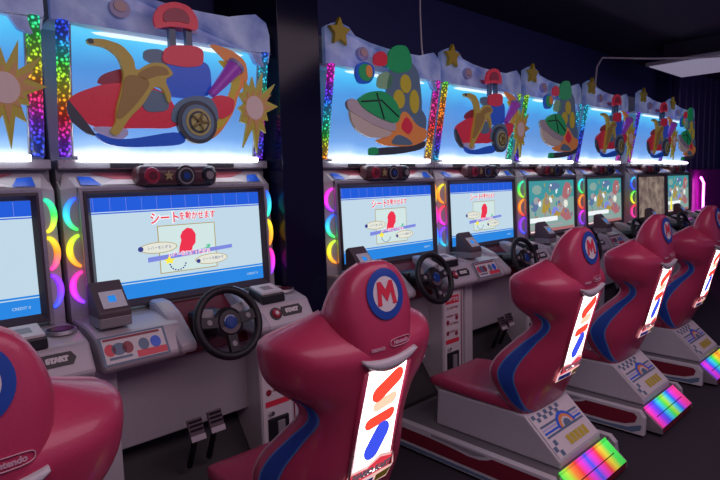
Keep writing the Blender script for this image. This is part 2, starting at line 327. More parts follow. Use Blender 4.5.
def screen_dim():
    m = MB(); m.grid(lambda a, b_: scr(a, b_), 4, 4, 's_dim', False); quad(m, .52, .66, .88, .90, .001, 's_tan'); quad(m, .55, .63, .91, .925, .001, 's_tan'); return m
def screen_last():
    m = screen_attract(); poly(m, [(.13, .10), (.16, .40), (.20, .42), (.22, .10)], .004, 's_yel'); poly(m, ell(.175, .10, .05, .05), .0045, 's_yel'); return m

def bezel():
    m = MB(); x0, x1, z0, z1, b_ = -.456, .456, 1.036, 1.566, .040
    dy = lambda z: YB+(YT-YB)*(z-ZB)/(ZT-ZB)
    out = [(x0, z0), (x1, z0), (x1, z1), (x0, z1)]; inn = [(-.4275, ZB), (.4275, ZB), (.4275, ZT), (-.4275, ZT)]
    yf = -.022
    vs = [(x, dy(z)+yf, z) for x, z in out]+[(x, dy(z)-.003, z) for x, z in inn]+[(x, dy(z)+.05, z) for x, z in out]
    ob = [(x*0.978, dy(z)+yf-.004, z+(.010 if z < 1.3 else -.010)) for x, z in out]
    vs += ob
    fs = []
    for i in range(4):
        j = (i+1) % 4; fs += [(i, j, j+12, i+12), (i+12, j+12, j+4, i+4), (i+8, j+8, j, i)]
    return m.add(vs, fs, 'bezel')
def housing():
    """white shell round the monitor: angled cheeks at the sides, chamfered shoulders, ledge sloping back to the marquee"""
    m = MB()
    rs = []
    fr = [(-.474, .008, 1.00), (.474, .008, 1.00), (.474, .026, 1.585), (-.474, .026, 1.585)]
    md = [(-.530, .040, .96), (.530, .040, .96), (.530, .058, 1.575), (.50, .115, 1.655), (-.50, .115, 1.655), (-.530, .058, 1.575)]
    for a, c in ((-.474, -.454), (.454, .474)): m.prism([(a, 1.02), (c, 1.02), (c, 1.582), (a, 1.582)], lambda x, z: (x, -.014+.018*(z-ZB)/(ZT-ZB), z), lambda x, z: (x, .04+.018*(z-ZB)/(ZT-ZB), z), 'silver', .004)
    m.prism([(-.474, 1.564), (.474, 1.564), (.474, 1.584), (-.474, 1.584)], lambda x, z: (x, -.012+.018, z), lambda x, z: (x, .06, z), 'silver', .004)
    # cheeks
    m.add([fr[3], md[5], md[0], fr[0]], [(0, 1, 2, 3)], 'white'); m.add([fr[1], md[1], md[2], fr[2]], [(0, 1, 2, 3)], 'white')
    # top ledge and chamfers
    m.add([fr[3], fr[2], md[3], md[4]], [(0, 1, 2, 3)], 'white'); m.add([fr[3], md[4], md[5]], [(0, 1, 2)], 'white'); m.add([fr[2], md[2], md[3]], [(0, 1, 2)], 'white')
    m.add([fr[0], md[0], md[1], fr[1]], [(0, 1, 2, 3)], 'white')
    m.px([(.105, .0), (.105, 1.66), (.16, 1.70), (.16, 2.47), (.55, 2.47), (.55, 0)], -.530, .530, 'grey', .004)
    m.py([(-.530, .96), (.530, .96), (.530, 1.575), (.50, 1.655), (-.50, 1.655), (-.530, 1.575)], .112, .30, 'white'); m.px([(.040, .96), (.058, 1.575), (.12, 1.62), (.20, 1.575), (.20, .96)], -.530, -.522, 'white'); m.px([(.040, .96), (.058, 1.575), (.12, 1.62), (.20, 1.575), (.20, .96)], .522, .530, 'white')
    # ledge under the marquee: silver rail with two black slots
    m.box(-.530, .530, .060, .165, 1.662, 1.704, 'silver', .006)
    for s_ in (-1, 1): m.box(.24*s_-.075, .24*s_+.075, .055, .064, 1.668, 1.688, 'black')
    # printed panel with red swoosh and blue corners on the sloping ledge
    sl = lambda x, t, d: (x, .026+t*.089-.003-d, 1.585+t*.070+.003+d)
    m.add([sl(-.25, .2, 0), sl(.25, .2, 0), sl(.40, .85, 0), sl(-.40, .85, 0)], [(0, 1, 2, 3)], 'rosep')
    m.add([sl(-.38, .06, .001), sl(.38, .06, .001), sl(.30, .38, .001), sl(0, .30, .001), sl(-.30, .38, .001)], [(0, 1, 2, 3, 4)], 'wht')
    for s_ in (-1, 1): m.add([sl(.455*s_, .04, .002), sl(.37*s_, .04, .002), sl(.40*s_, .55, .002), sl(.455*s_, .60, .002)], [(0, 1, 2, 3)], 'kblue')
    return m
def camera_unit():
    m = MB(); rs = []
    m.box(-.225, .175, -.030, .075, 1.578, 1.676, 'camc', .034, 5); m.box(-.19, .14, -.020, .07, 1.575, 1.60, 'black', .008)
    return m
def cam_lens():
    m = MB()
    for i, (rr, mt) in enumerate(((.050, 'black'), (.040, 'grey'), (.032, 'black'), (.018, 'bluebadge'))): m.cyl((.0, -.036-.003*i, 1.626), (.0, -.030-.003*i, 1.626), rr, rr, mt, 28)
    return m
def cam_end(sg):
    m = MB(); m.cyl((.142*sg-.02, -.040, 1.628), (.142*sg-.02, -.018, 1.628), .036, .040, 'redp' if sg < 0 else 'black', 24, .006); m.cyl((.142*sg-.02, -.044, 1.628), (.142*sg-.02, -.038, 1.628), .020, .020, 'maroon' if sg < 0 else 'grey', 20); return m
def star_pts(cx, cz, R, k=.45, n=5, a0=90): return [(cx+(R if i % 2 == 0 else R*k)*math.cos(math.radians(a0+i*180/n)), cz+(R if i % 2 == 0 else R*k)*math.sin(math.radians(a0+i*180/n))) for i in range(2*n)]
def cam_star():
    return MB().py(star_pts(-.085, 1.628, .026), -.036, -.028, 'gold')

def crescent(sg, k, cols):
    """LED moon standing on the angled cheek"""
    m = MB(); zc = 1.470-.158*k; H = .071
    A = Vector((.474*sg, .010+.018*(zc-ZB)/(ZT-ZB), zc)); B = Vector((.530*sg, .042+.018*(zc-ZB)/(ZT-ZB), zc)); d = (B-A).normalized(); nrm = Vector((d.y*sg, -d.x*sg, 0)); nrm = nrm if nrm.y < 0 else -nrm
    rs = []; cs = []; N = 22
    for i in range(N+1):
        a = math.radians(-78+156*i/N); wd = .0155*math.cos(math.radians(-78+156*i/N))**.6+.003
        cen = Vector((0, 0, zc))+A+(B-A)*(-.10+.92*math.cos(a)); cen.z = zc+H*math.sin(a)
        rad = (d*math.cos(a)*1.0+Vector((0, 0, 1))*math.sin(a)); c = ramp(cols, .5-.5*math.sin(a))
        rs.append([cen-rad*wd+nrm*.002, cen-rad*wd*.3+nrm*.014, cen+rad*wd*.35+nrm*.014, cen+rad*wd*.5+nrm*.002]); cs += [[q*.9 for q in c], [min(1.3, q*1.15+.03) for q in c], c, [q*.55 for q in c]]
    return m.rings(rs, 'led', True, False, True, cs)
MQ = lambda t: (0.10-0.10*t, 1.715+0.55*t)             # marquee plane, leaning out towards the top
def column(sg, cols):
    m = MB(); rs = []; cs = []; N = 36
    for i in range(N+1):
        t = i/N; y, z = MQ(t); c = ramp(cols, 1-t)
        rs.append([(.490*sg+.026*math.cos(q*math.pi/4), y-.012+.020*math.sin(q*math.pi/4), z) for q in range(8)]); cs += [c]*8
    return m.rings(rs, 'column', True, False, True, cs)
def marquee():
    m = MB(); m.grid(lambda a, b_: (-.458+.916*a, MQ(b_)[0], MQ(b_)[1]), 6, 12, 'sky', True); return m
def marquee_frame():
    m = MB()
    for s_ in (-1, 1): m.tube([(.460*s_, MQ(0)[0]-.004, MQ(0)[1]), (.460*s_, MQ(1)[0]-.004, MQ(1)[1])], .006, 'silver', 6)
    for t in (0.0, 1.0): m.tube([(-.460, MQ(t)[0]-.004, MQ(t)[1]), (.460, MQ(t)[0]-.004, MQ(t)[1])], .006, 'silver', 6)
    return m
def tube_low(): return MB().tube([(-.45, .040, 1.708), (.45, .040, 1.708)], .014, 'tube', 10)
HDR = [(-.530, 2.262), (-.30, 2.256), (0, 2.250), (.30, 2.256), (.40, 2.250), (.43, 2.205), (.475, 2.190), (.515, 2.215), (.53, 2.28), (.53, 2.36), (.51, 2.42), (.44, 2.45), (.36, 2.43), (.27, 2.405), (.12, 2.400), (-.05, 2.405), (-.20, 2.420), (-.315, 2.445), (-.36, 2.490), (-.44, 2.512), (-.50, 2.488), (-.53, 2.47), (-.53, 2.42)]
def hdr_y(x): return -.050+.14*x*x
def header():
    m = MB()
    m.prism(HDR, lambda x, z: (x, hdr_y(x), z), lambda x, z: (x, hdr_y(x)+.03, z), 'cloud')
    m.pz([(x, hdr_y(x)+.02) for x in [-.53+1.06*i/12 for i in range(13)]]+[(.53, .17), (-.53, .17)], 2.262, 2.272, 'wht')
    # white lower lip and the arm behind it
    m.grid(lambda a, b_: (-.53+1.06*a, hdr_y(-.53+1.06*a)-.012+.06*b_, 2.262-.012*(1-(2*a-1)**2)-.006*b_), 16, 2, 'wht', True)
    m.add([(-.10, hdr_y(0)-.001, 2.285), (.10, hdr_y(.1)-.001, 2.292), (.07, hdr_y(.07)-.001, 2.325), (-.13, hdr_y(.13)-.001, 2.315)], [(0, 1, 2, 3)], 'lilac')
    return m
def header_tube(): return MB().tube([(-.45+.9*i/12, hdr_y(-.45+.9*i/12)+.045, 2.240) for i in range(13)], .010, 'under', 8)
def header_star(): return MB().py(star_pts(-.447, 2.445, .088, .5), hdr_y(-.455)-.035, hdr_y(-.455)-.002, 'yellow', .006)
def header_ball():
    m = MB(); y = hdr_y(-.265); m.py(ell(-.265, 2.345, .045, .040), y-.012, y+.012, 'lilac'); m.py(ell(-.265, 2.352, .028, .022), y-.018, y-.010, 'pale'); return m

RK = dict(body=[(-0.522,1.932),(-0.488,1.961),(-0.39,2.003),(-0.299,2.019),(-0.177,2.013),(-0.11,1.986),(-0.06,1.908),(-0.074,1.836),(-0.277,1.831),(-0.362,1.818),(-0.454,1.833),(-0.511,1.907)],
 fender=[(-0.408,2.001),(-0.387,2.044),(-0.295,2.082),(-0.247,2.059),(-0.272,2.01)],
 bumper=[(-0.524,1.932),(-0.508,1.909),(-0.465,1.85),(-0.424,1.788),(-0.463,1.8),(-0.516,1.847),(-0.53,1.892)],
 blue=[(-0.443,1.81),(-0.338,1.773),(-0.049,1.831),(-0.037,1.764),(-0.255,1.748),(-0.34,1.749),(-0.406,1.764)],
 white=[(-0.444,1.831),(-0.298,1.83),(-0.296,1.798),(-0.338,1.773),(-0.417,1.798)],
 arch=[(-0.103,1.854),(-0.094,1.921),(-0.048,1.969),(0.027,1.993),(0.104,1.988),(0.135,1.936),(0.136,1.865)],
 pod=[(0.085,1.971),(0.148,2.008),(0.235,1.994),(0.22,1.925),(0.15,1.886),(0.109,1.934)],
 cockpit=[(-0.237,1.954),(-0.177,2.005),(-0.11,1.979),(-0.107,1.913),(-0.214,1.899)],
 banana=[(-0.442,2.174),(-0.436,2.154),(-0.371,2.152),(-0.321,2.12),(-0.301,2.053),(-0.316,1.99),(-0.344,1.904),(-0.349,1.846),(-0.38,1.809),(-0.347,1.789),(-0.291,1.873),(-0.23,1.929),(-0.177,2.013),(-0.136,2.009),(-0.113,1.937),(-0.097,1.977),(-0.127,2.047),(-0.079,2.073),(-0.117,2.116),(-0.185,2.113),(-0.252,2.066),(-0.257,2.121),(-0.302,2.17),(-0.376,2.184)],
 flame=[(0.107,2.245),(0.234,2.229),(0.316,2.184),(0.324,2.087),(0.268,2.034),(0.231,1.926),(0.136,1.807),(0.013,1.764),(0.088,1.871),(0.202,1.988),(0.249,2.112),(0.195,2.177)],
 seat=[(-0.103,1.979),(-0.109,2.11),(-0.069,2.147),(0.054,2.162),(0.113,2.136),(0.113,2.005),(0.042,1.982),(-0.039,1.975)],
 neck=[(-0.124,2.13),(-0.112,2.182),(-0.073,2.205),(0.041,2.218),(0.082,2.201),(0.073,2.131),(-0.015,2.114),(-0.093,2.119)],
 pad=[(-0.148,2.262),(-0.153,2.318),(-0.12,2.369),(-0.052,2.396),(0.019,2.389),(0.058,2.34),(0.055,2.283),(-0.004,2.291),(-0.084,2.284)],
 skin=[(-0.115,2.256),(-0.084,2.279),(-0.004,2.285),(0.051,2.276),(0.041,2.218),(-0.018,2.201),(-0.088,2.197),(-0.121,2.212)],
 arms=[(-0.199,2.17),(-0.12,2.184),(-0.089,2.142),(-0.102,2.111),(-0.17,2.114),(-0.204,2.13)])
GK = dict(dome=[(-0.415,2.047),(-0.333,2.099),(-0.201,2.12),(-0.091,2.072),(-0.044,1.988),(-0.079,1.924),(-0.233,1.954),(-0.363,2.002)],
 rim=[(-0.495,2.029),(-0.46,2.056),(-0.411,2.047),(-0.363,2.006),(-0.233,1.958),(-0.076,1.928),(-0.092,1.875),(-0.262,1.906),(-0.415,1.962),(-0.48,1.987)],
 under=[(-0.468,1.988),(-0.415,1.962),(-0.262,1.906),(-0.098,1.875),(-0.169,1.84),(-0.304,1.833),(-0.417,1.875),(-0.456,1.928)],
 kart=[(-0.256,1.822),(-0.169,1.843),(-0.062,1.929),(0.017,2.031),(0.142,1.923),(0.243,1.907),(0.222,1.836),(0.077,1.791),(-0.171,1.79)],
 sole=[(-0.326,1.727),(-0.252,1.778),(0.077,1.795),(0.242,1.84),(0.207,1.778),(-0.038,1.741)],
 cover=[(-0.308,1.777),(-0.239,1.782),(-0.225,1.741),(-0.308,1.727)],
 back=[(-0.135,2.021),(-0.139,2.163),(-0.085,2.292),(0.062,2.348),(0.167,2.282),(0.194,2.104),(0.191,2.002),(0.036,1.973)],
 pads=[(-0.135,2.276),(-0.116,2.363),(-0.052,2.413),(0.049,2.424),(0.099,2.352),(0.085,2.272),(-0.058,2.238)],
 red=[(-0.244,2.264),(-0.242,2.332),(-0.179,2.364),(-0.125,2.347),(-0.129,2.277)],
 grey=[(0.083,2.016),(0.193,2.043),(0.246,1.985),(0.237,1.898),(0.141,1.914)],
 ball=[(-0.409,2.2),(-0.391,2.255),(-0.327,2.281),(-0.254,2.262),(-0.246,2.208),(-0.292,2.154),(-0.381,2.145)],
 neckp=[(-0.222,2.136),(-0.208,2.212),(-0.135,2.248),(-0.073,2.217),(-0.104,2.138)])
def soft(pts, it=2):
    for _ in range(it):
        q = []
        for i, (x, z) in enumerate(pts):
            x2, z2 = pts[(i+1) % len(pts)]; q += [(x*.8+x2*.2, z*.8+z2*.2), (x*.2+x2*.8, z*.2+z2*.8)]
        pts = q
    return pts
def lay(m, pts, k, mat, y0=-.110): m.py(soft(pts), y0+.010-.003*k, y0-.0045*k, mat+'_lit' if mat+'_lit' in MAT else mat)
def wheel_print():
    m = MB()
    for i, (rr, mt) in enumerate(((.098, 'tyre'), (.080, 'slate'), (.062, 'gold'), (.050, 'tyre'), (.040, 'gold'), (.016, 'tyre'))): m.py(ell(.02, 1.868, rr, rr), -.12, -.145-.004*i, mt+'_lit')
    for q in range(5):
        a = q*2*math.pi/5; m.tube([(.02, -.170, 1.868), (.02+.045*math.cos(a), -.170, 1.868+.045*math.sin(a))], .006, 'gold', 6)
    return m
def kart_red():
    m = MB(); lay(m, RK['fender'], 1, 'kdred'); lay(m, RK['body'], 3, 'kred'); lay(m, RK['cockpit'], 4, 'slate'); lay(m, RK['bumper'], 4, 'tyre'); lay(m, RK['white'], 4, 'lilac'); lay(m, RK['blue'], 5, 'kblue'); lay(m, RK['arch'], 4, 'slate'); lay(m, RK['pod'], 3, 'kred')
    m.py([(-.44, 1.955), (-.33, 1.995), (-.24, 1.99), (-.30, 1.96), (-.41, 1.925)], -.10, -.105, 'wht') if False else None
    return m
def kart_seat():
    m = MB(); lay(m, RK['seat'], 2, 'kblue'); lay(m, RK['arms'], 1, 'slate'); lay(m, RK['neck'], 3, 'kred'); m.py([(-.075, 2.19), (-.075, 2.30), (-.045, 2.30), (-.045, 2.19)], -.08, -.105, 'slate'); m.py([(.005, 2.19), (.005, 2.30), (.035, 2.30), (.035, 2.19)], -.08, -.105, 'slate')
    lay(m, RK['pad'], 4, 'kred'); lay(m, [(-.05+(x+.05)*.6, 2.335+(z-2.335)*.55) for x, z in RK['pad']], 5, 'kdred'); return m
def exhaust():
    m = MB(); m.cyl((.100, -.135, 2.000), (.232, -.135, 2.140), .018, .040, 'purple_lit', 20); m.cyl((.232, -.135, 2.140), (.244, -.135, 2.153), .044, .044, 'lilac', 20); return m
def peel():
    m = MB(); lay(m, RK['banana'], 7, 'banana')
    for q in ([(-.30, 2.05), (-.32, 1.96), (-.35, 1.87), (-.33, 1.86), (-.26, 1.93), (-.19, 2.02), (-.22, 2.05)], [(-.25, 2.06), (-.18, 2.10), (-.12, 2.10), (-.10, 2.07), (-.16, 2.06), (-.22, 2.03)]): lay(m, q, 8, 'bananad')
    lay(m, [(-.442, 2.174), (-.436, 2.156), (-.415, 2.158), (-.42, 2.178)], 8, 'tyre'); return m
def burst():
    m = MB(); rnd = random.Random(5); P = []; Q = []; N = 12
    for i in range(2*N):
        a = i*math.pi/N+.1*rnd.random(); R = (.12+.115*rnd.random() if i % 2 == 0 else .082+.03*rnd.random()); P.append((.350+R*.70*math.cos(a), 1.962+R*math.sin(a))); Q.append((.350+R*.55*math.cos(a), 1.960+R*.58*math.sin(a)))
    m.py(P, -.099, -.115, 'olive_lit'); m.py(Q, -.115, -.119, 'amber_lit'); m.py(ell(.347, 1.958, .050, .058), -.118, -.122, 'pale_lit'); return m
def flame():
    m = MB(); lay(m, RK['flame'], 0, 'orange'); lay(m, [(.375+(x-.20)*.55-.17, 1.99+(z-1.99)*.72) for x, z in RK['flame']], 1, 'yellow'); return m
def kart_green():
    m = MB(); lay(m, GK['grey'], 1, 'slate'); lay(m, GK['kart'], 3, 'orange'); lay(m, GK['sole'], 2, 'tyre'); lay(m, GK['cover'], 4, 'green')
    lay(m, [(-.03, 1.91), (.03, 1.99), (.10, 1.92), (.05, 1.86)], 4, 'kred'); lay(m, [(-.13, 1.80), (-.06, 1.87), (.05, 1.84), (.10, 1.80)], 4, 'slate'); return m
def dome():
    m = MB(); lay(m, GK['under'], 6, 'cream'); lay(m, GK['rim'], 7, 'wht'); lay(m, GK['dome'], 9, 'green')
    for q in ([(-.26, 2.10), (-.20, 1.95)], [(-.39, 2.04), (-.22, 2.06), (-.07, 1.97)]): m.tube([(x, -.152, z) for x, z in q], .005, 'tyre', 6)
    return m
def green_seat():
    m = MB(); lay(m, GK['back'], 2, 'slate'); lay(m, GK['neckp'], 2, 'lgreen'); lay(m, GK['pads'], 3, 'green'); lay(m, GK['red'], 2, 'kred')
    for c in ((.034, 2.185, .050, .058), (-.03, 2.085, .052, .058), (.115, 2.08, .045, .075)): m.py(ell(*c), -.11, -.125, 'yellow_lit')
    m.py(ell(-.01, 2.335, .07, .04), -.11, -.123, 'cream'); return m
def small_ring():
    m = MB(); lay(m, GK['ball'], 4, 'kblue'); m.py(ell(-.325, 2.215, .058, .050), -.12, -.131, 'green_lit'); m.py(ell(-.30, 2.225, .026, .036), -.13, -.136, 'orange_lit'); return m

# console
def console_half(sg):
    """one half of the dashboard: top shelf, sloped front, bottom return; inner shoulder beside the wheel"""
    m = MB(); pr = [(.10, 1.015), (-.115, 1.015), (-.165, 1.005), (-.255, .985), (-.325, .875), (-.300, .845), (.10, .845)]
    x0, x1 = (-.530, -.175) if sg < 0 else (.200, .530)
    m.px(pr, x0, x1, 'dash', .014)
    xi = x0+.0 if sg > 0 else x1
    m.px([(-.02, 1.060), (-.10, 1.055), (-.20, 1.015), (-.345, .900), (-.335, .860), (-.02, .86)], xi-.035 if sg > 0 else xi-.045, xi+.045 if sg > 0 else xi+.035, 'dash', .018)
    return m
def console_well():
    m = MB(); m.px([(.10, 1.025), (-.03, 1.025), (-.12, .960), (-.17, .80), (.10, .80)], -.20, .22, 'maroon', .008)
    m.cyl((.0, -.13, .925), (.0, -.315, .958), .060, .045, 'black', 24); m.box(-.075, .075, -.19, -.10, .86, .99, 'black', .02)
    m.box(-.20, .22, -.02, .07, 1.012, 1.034, 'bezel', .004); return m
SP = lambda x, t, d=.003: (x, -.255-.070*t-d*.84, .985-.110*t+d*.54)   # sloped console front, t from top to bottom
def sticker():
    m = MB(); q = lambda x0, x1, t0, t1, d, k: m.add([SP(x0, t1, d), SP(x1, t1, d), SP(x1, t0, d), SP(x0, t0, d)], [(0, 1, 2, 3)], k)
    q(-.515, -.245, .02, .96, .002, 'slate'); q(-.505, -.255, .08, .90, .003, 'wht'); q(-.38, -.255, .66, .88, .004, 'kred'); q(-.50, -.27, .10, .18, .004, 'kdred')
    for i, (x, k) in enumerate(((-.48, 'kred'), (-.445, 'slate'), (-.41, 'kdred'), (-.345, 'slate'), (-.295, 'kblue'))):
        w = .022 if i != 1 else .03; m.add([SP(x+w*math.cos(a*math.pi/7), .48-.20*math.sin(a*math.pi/7), .004) for a in range(14)], [tuple(range(14))], k)
    m.text('1 PLAY', .016, lambda x, y: SP(-.32+x, .77-y*7.6, .005), 'wht', .004) if False else None
    q(-.49, -.40, .72, .80, .004, 'slate'); return m
def card_box():
    m = MB(); m.prism([(-.505, 1.010), (-.375, 1.010), (-.375, 1.055), (-.505, 1.055)], lambda x, z: (x, -.10, z), lambda x, z: (x, -.235, z), 'grey', .006)
    m.px([(-.10, 1.05), (-.10, 1.175), (-.125, 1.19), (-.235, 1.075), (-.235, 1.05)], -.505, -.375, 'brown', .005); return m
def card_display():
    m = MB(); f_ = lambda x, t, d: (x, -.135-.098*t-d*.72, 1.180-.102*t+d*.70)
    m.add([f_(-.482, .90, .003), f_(-.386, .90, .003), f_(-.386, .30, .003), f_(-.482, .30, .003)], [(0, 1, 2, 3)], 'display')
    m.add([f_(-.452, .70, .005), f_(-.422, .70, .005), f_(-.422, .48, .005), f_(-.452, .48, .005)], [(0, 1, 2, 3)], 's_sky'); return m
def cup(x, y):
    m = MB(); m.cyl((x, y, 1.008), (x, y, 1.022), .060, .056, 'silver', 28); m.cyl((x, y, 1.020), (x, y, 1.0235), .050, .050, 'black', 28); m.cyl((x, y-.004, 1.022), (x, y-.004, 1.025), .036, .036, 'maroon', 24); return m
def coin_box():
    m = MB(); m.px([(-.13, 1.012), (-.13, 1.055), (-.255, 1.03), (-.262, .985)], .250, .385, 'black', .006)
    f_ = lambda x, t, d: (x, -.135-.118*t, 1.055-.025*t+d); m.prism([(.256, .04), (.379, .04), (.379, .96), (.256, .96)], lambda x, t: f_(x, t, 0), lambda x, t: f_(x, t, .010), 'wht')
    m.add([f_(.29, .7, .011), f_(.345, .7, .011), f_(.345, .3, .011), f_(.29, .3, .011)], [(0, 1, 2, 3)], 'grey'); return m
def button():
    m = MB(); c = Vector(SP(.305, .45, 0)); n_ = Vector((0, -.84, .54))
    m.cyl(c, c+n_*.006, .032, .032, 'black', 28); m.cyl(c+n_*.006, c+n_*.016, .024, .020, 'redp', 24, .003); m.cyl(c+n_*.016, c+n_*.018, .010, .010, 'wht', 16); return m
def button_plate():
    m = MB(); pts = [(.345, .22), (.455, .22), (.47, .42), (.455, .62), (.345, .62), (.333, .42)]
    m.add([SP(x, t, .003) for x, t in pts], [tuple(range(6))], 'black')
    m.text('START', .026, lambda x, y: SP(.402+x, .42-y*7.6, .005), 'wht', .003); return m
# steering wheel
WC = Vector((0, -.365, .966)); WN = Vector((0, -.94, .34)).normalized(); WU = Vector((0, .34, .94)).normalized(); WX = Vector((1, 0, 0))
def wp(rr, a, d=0): return WC+rr*(math.cos(a)*WX+math.sin(a)*WU)+WN*d
def rim(): return MB().tube([wp(.150, 2*math.pi*i/48) for i in range(48)], .0185, 'rubber', 12, True)
def hub():
    m = MB(); m.cyl(WC-WN*.05, WC-WN*.005, .062, .070, 'black', 28); m.cyl(WC-WN*.005, WC+WN*.014, .070, .058, 'black', 28, .006)
    m.add([wp(.052, math.radians(a), .0148) for a in range(200, 341, 10)], [tuple(range(15))], 'brown'); return m
def badge(): return MB().cyl(WC+WN*.014, WC+WN*.021, .032, .026, 'bluebadge', 24, .003)
def spoke(deg):
    m = MB(); a = math.radians(deg); A = wp(.055, a); B = wp(.140, a); t = (B-A).normalized(); sd = WN.cross(t)
    rs = [[P+sd*w+WN*h for w, h in ((-.026, -.008), (.026, -.008), (.022, .008), (-.022, .008))] for P in (A, (A+B)/2, B)]
    m.rings(rs, 'black', True, False, False); C_ = (A+B)/2+WN*.0085; m.cyl(C_, C_+WN*.004, .014, .012, 'grey', 14); return m
def shifter(sg): 
    m = MB(); m.prism([(.045*sg, .075), (.105*sg, .085), (.11*sg, .045), (.05*sg, .035)], lambda a, b_: WC+WX*a+WU*b_-WN*.030, lambda a, b_: WC+WX*a+WU*b_-WN*.038, 'grey', .003); return m
# lower front
def lower_front():
    m = MB(); m.box(-.44, .22, -.135, .105, .44, .85, 'panel', .006); m.box(-.530, -.44, -.20, .105, .04, .86, 'white', .01); m.box(.215, .445, -.255, .105, .04, .86, 'white', .010); m.box(.44, .530, -.16, .105, .04, .86, 'white', .01)
    m.px([(.10, .05), (.10, .44), (.03, .44), (-.20, .13), (-.20, .05)], -.44, .22, 'matte'); m.box(-.530, .530, -.26, .105, 0, .06, 'matte'); return m
def poster():
    m = MB(); y = -.2575; q = lambda x0, x1, z0, z1, k, d=0: m.add([(x0, y-d, z0), (x1, y-d, z0), (x1, y-d, z1), (x0, y-d, z1)], [(0, 1, 2, 3)], k)
    q(.225, .40, .24, .81, 'wht'); q(.412, .420, .10, .84, 'kdred')
    q(.240, .385, .735, .79, 'kred', .001); q(.240, .385, .46, .49, 'kred', .001)
    m.text('あそびかた', .030, lambda x, z: (.3125+x, y-.002, .7625+z), 'wht', .002, 'CENTER', .13)
    for i, t in enumerate(('プレイにんずうをえらぶ', 'キャラクターをえらぶ', 'コースをえらぶ', 'レーススタート')): m.text(t, .018, lambda x, z: (.3125+x, y-.002, .705-.055*i+z), 'kdred', .001, 'CENTER', .125)
    for x, z in ((.262, .61), (.36, .63), (.262, .535), (.355, .52)): m.py(ell(x, z, .016, .016), y-.0005, y-.0015, 'kdred')
    return m
def coin_door():
    m = MB(); m.box(.250, .375, -.268, -.252, .18, .40, 'black', .006); m.box(.30, .345, -.275, -.262, .24, .38, 'grey', .004); m.cyl((.27, -.276, .43), (.27, -.25, .43), .012, .012, 'chrome', 14); return m
def pedal(x, z):
    m = MB(); m.prism([(-.036, -.050), (.036, -.050), (.036, .050), (-.036, .050)], lambda a, b_: (x+a, -.255+.35*b_, z+b_*.94), lambda a, b_: (x+a, -.240+.35*b_, z-.006+b_*.94), 'brown', .003)
    m.prism([(-.036, -.052), (.036, -.052), (.036, -.026), (-.036, -.026)], lambda a, b_: (x+a, -.259+.35*b_, z+.003+b_*.94), lambda a, b_: (x+a, -.252+.35*b_, z+b_*.94), 'dash', .002)
    for k in range(3): m.box(x-.03, x+.03, -.262+.018*k*.35, -.252+.018*k*.35, z-.002+.018*k, z+.004+.018*k, 'rubber')
    return m
def pedal_arm(x, z): return MB().tube([(x, -.235, z-.01), (x, -.215, z-.09), (x, -.16, z-.21)], .014, 'black', 8)

def make_cabinet(i, label, kind, scrf, lcol, rcol, lcres, rcres, y=0.0):
    t = thing('arcade_cabinet', label, 'arcade machine', (PITCH_X[i], y, 0), 'kart racing arcade cabinets')
    part('cabinet_body', 'housing', housing, t); part('bezel', 'bezel', bezel, t)
    part('screen', scrf.__name__, scrf, t)
    cu = part('camera_unit', 'camu', camera_unit, t); part('lens', 'lens', cam_lens, cu); part('star_emblem', 'camstar', cam_star, cu)
    for s_ in (-1, 1): part('end_cap', 'cend%d' % s_, lambda: cam_end(s_), cu)
    for k in range(3):
        part('crescent_light', 'cr-1%d%s' % (k, lcres[k]), lambda: crescent(-1, k, lcres[k]), t)
        part('crescent_light', 'cr1%d%s' % (k, rcres[k]), lambda: crescent(1, k, rcres[k]), t)
    mq = part('marquee_panel', 'mq', marquee, t); part('marquee_frame', 'mqf', marquee_frame, mq); part('light_tube', 'tl', tube_low, mq)
    part('light_column', 'colL%s' % (lcol,), lambda: column(-1, lcol), t); part('light_column', 'colR%s' % (rcol,), lambda: column(1, rcol), t)
    h = part('header_board', 'hdr', header, t); part('light_tube', 'hdt', header_tube, h); part('star_ornament', 'hst', header_star, h); part('round_ornament', 'hba', header_ball, h)
    if kind == 'red':
        k = part('kart_cutout', 'kr', kart_red, t); part('kart_seat', 'ks', kart_seat, k); part('wheel', 'kw', wheel_print, k); part('exhaust_pipe', 'ke', exhaust, k); part('flame', 'kf', flame, k)
        part('banana_peel_cutout', 'bn', peel, t); part('starburst_cutout', 'bu', burst, t)
    else:
        k = part('kart_cutout', 'kg', kart_green, t); part('kart_seat', 'gs', green_seat, k); part('green_dome', 'gd', dome, k); part('ring_ornament', 'gr', small_ring, k)
    c = part('console', 'cl', lambda: console_half(-1), t); part('console_sticker', 'cst', sticker, c).location.x = -.012; part('cup_holder', 'cup', lambda: cup(-.44, -.165), c)
    c2 = part('console', 'crr', lambda: console_half(1), t); part('cup_holder', 'cup2', lambda: cup(.462, -.135), c2); part('coin_box', 'coin', coin_box, c2)
    b_ = part('start_button', 'btn', button, c2); part('button_plate', 'btp', button_plate, c2)
    part('wheel_well', 'well', console_well, t)
    cb = part('card_reader', 'cbx', card_box, t); part('display', 'cbd', card_display, cb)
    w = part('steering_wheel', 'rim', rim, t); part('hub', 'hub', hub, w); part('badge', 'badge', badge, w)
    for a in (8, 172, 270): part('spoke', 'sp%d' % a, lambda: spoke(a), w)
    for s_ in (-1, 1): part('shift_paddle', 'shp%d' % s_, lambda: shifter(s_), w)
    lf = part('lower_front', 'lf', lower_front, t); part('instruction_poster', 'po', poster, lf); part('coin_door', 'cd', coin_door, lf)
    for k, (x, z) in enumerate(((-.13, .475), (-.03, .485))):
        p_ = part('pedal', 'pd%d' % k, lambda: pedal(x, z), t); part('pedal_arm', 'pa%d' % k, lambda: pedal_arm(x, z), p_)
    return t

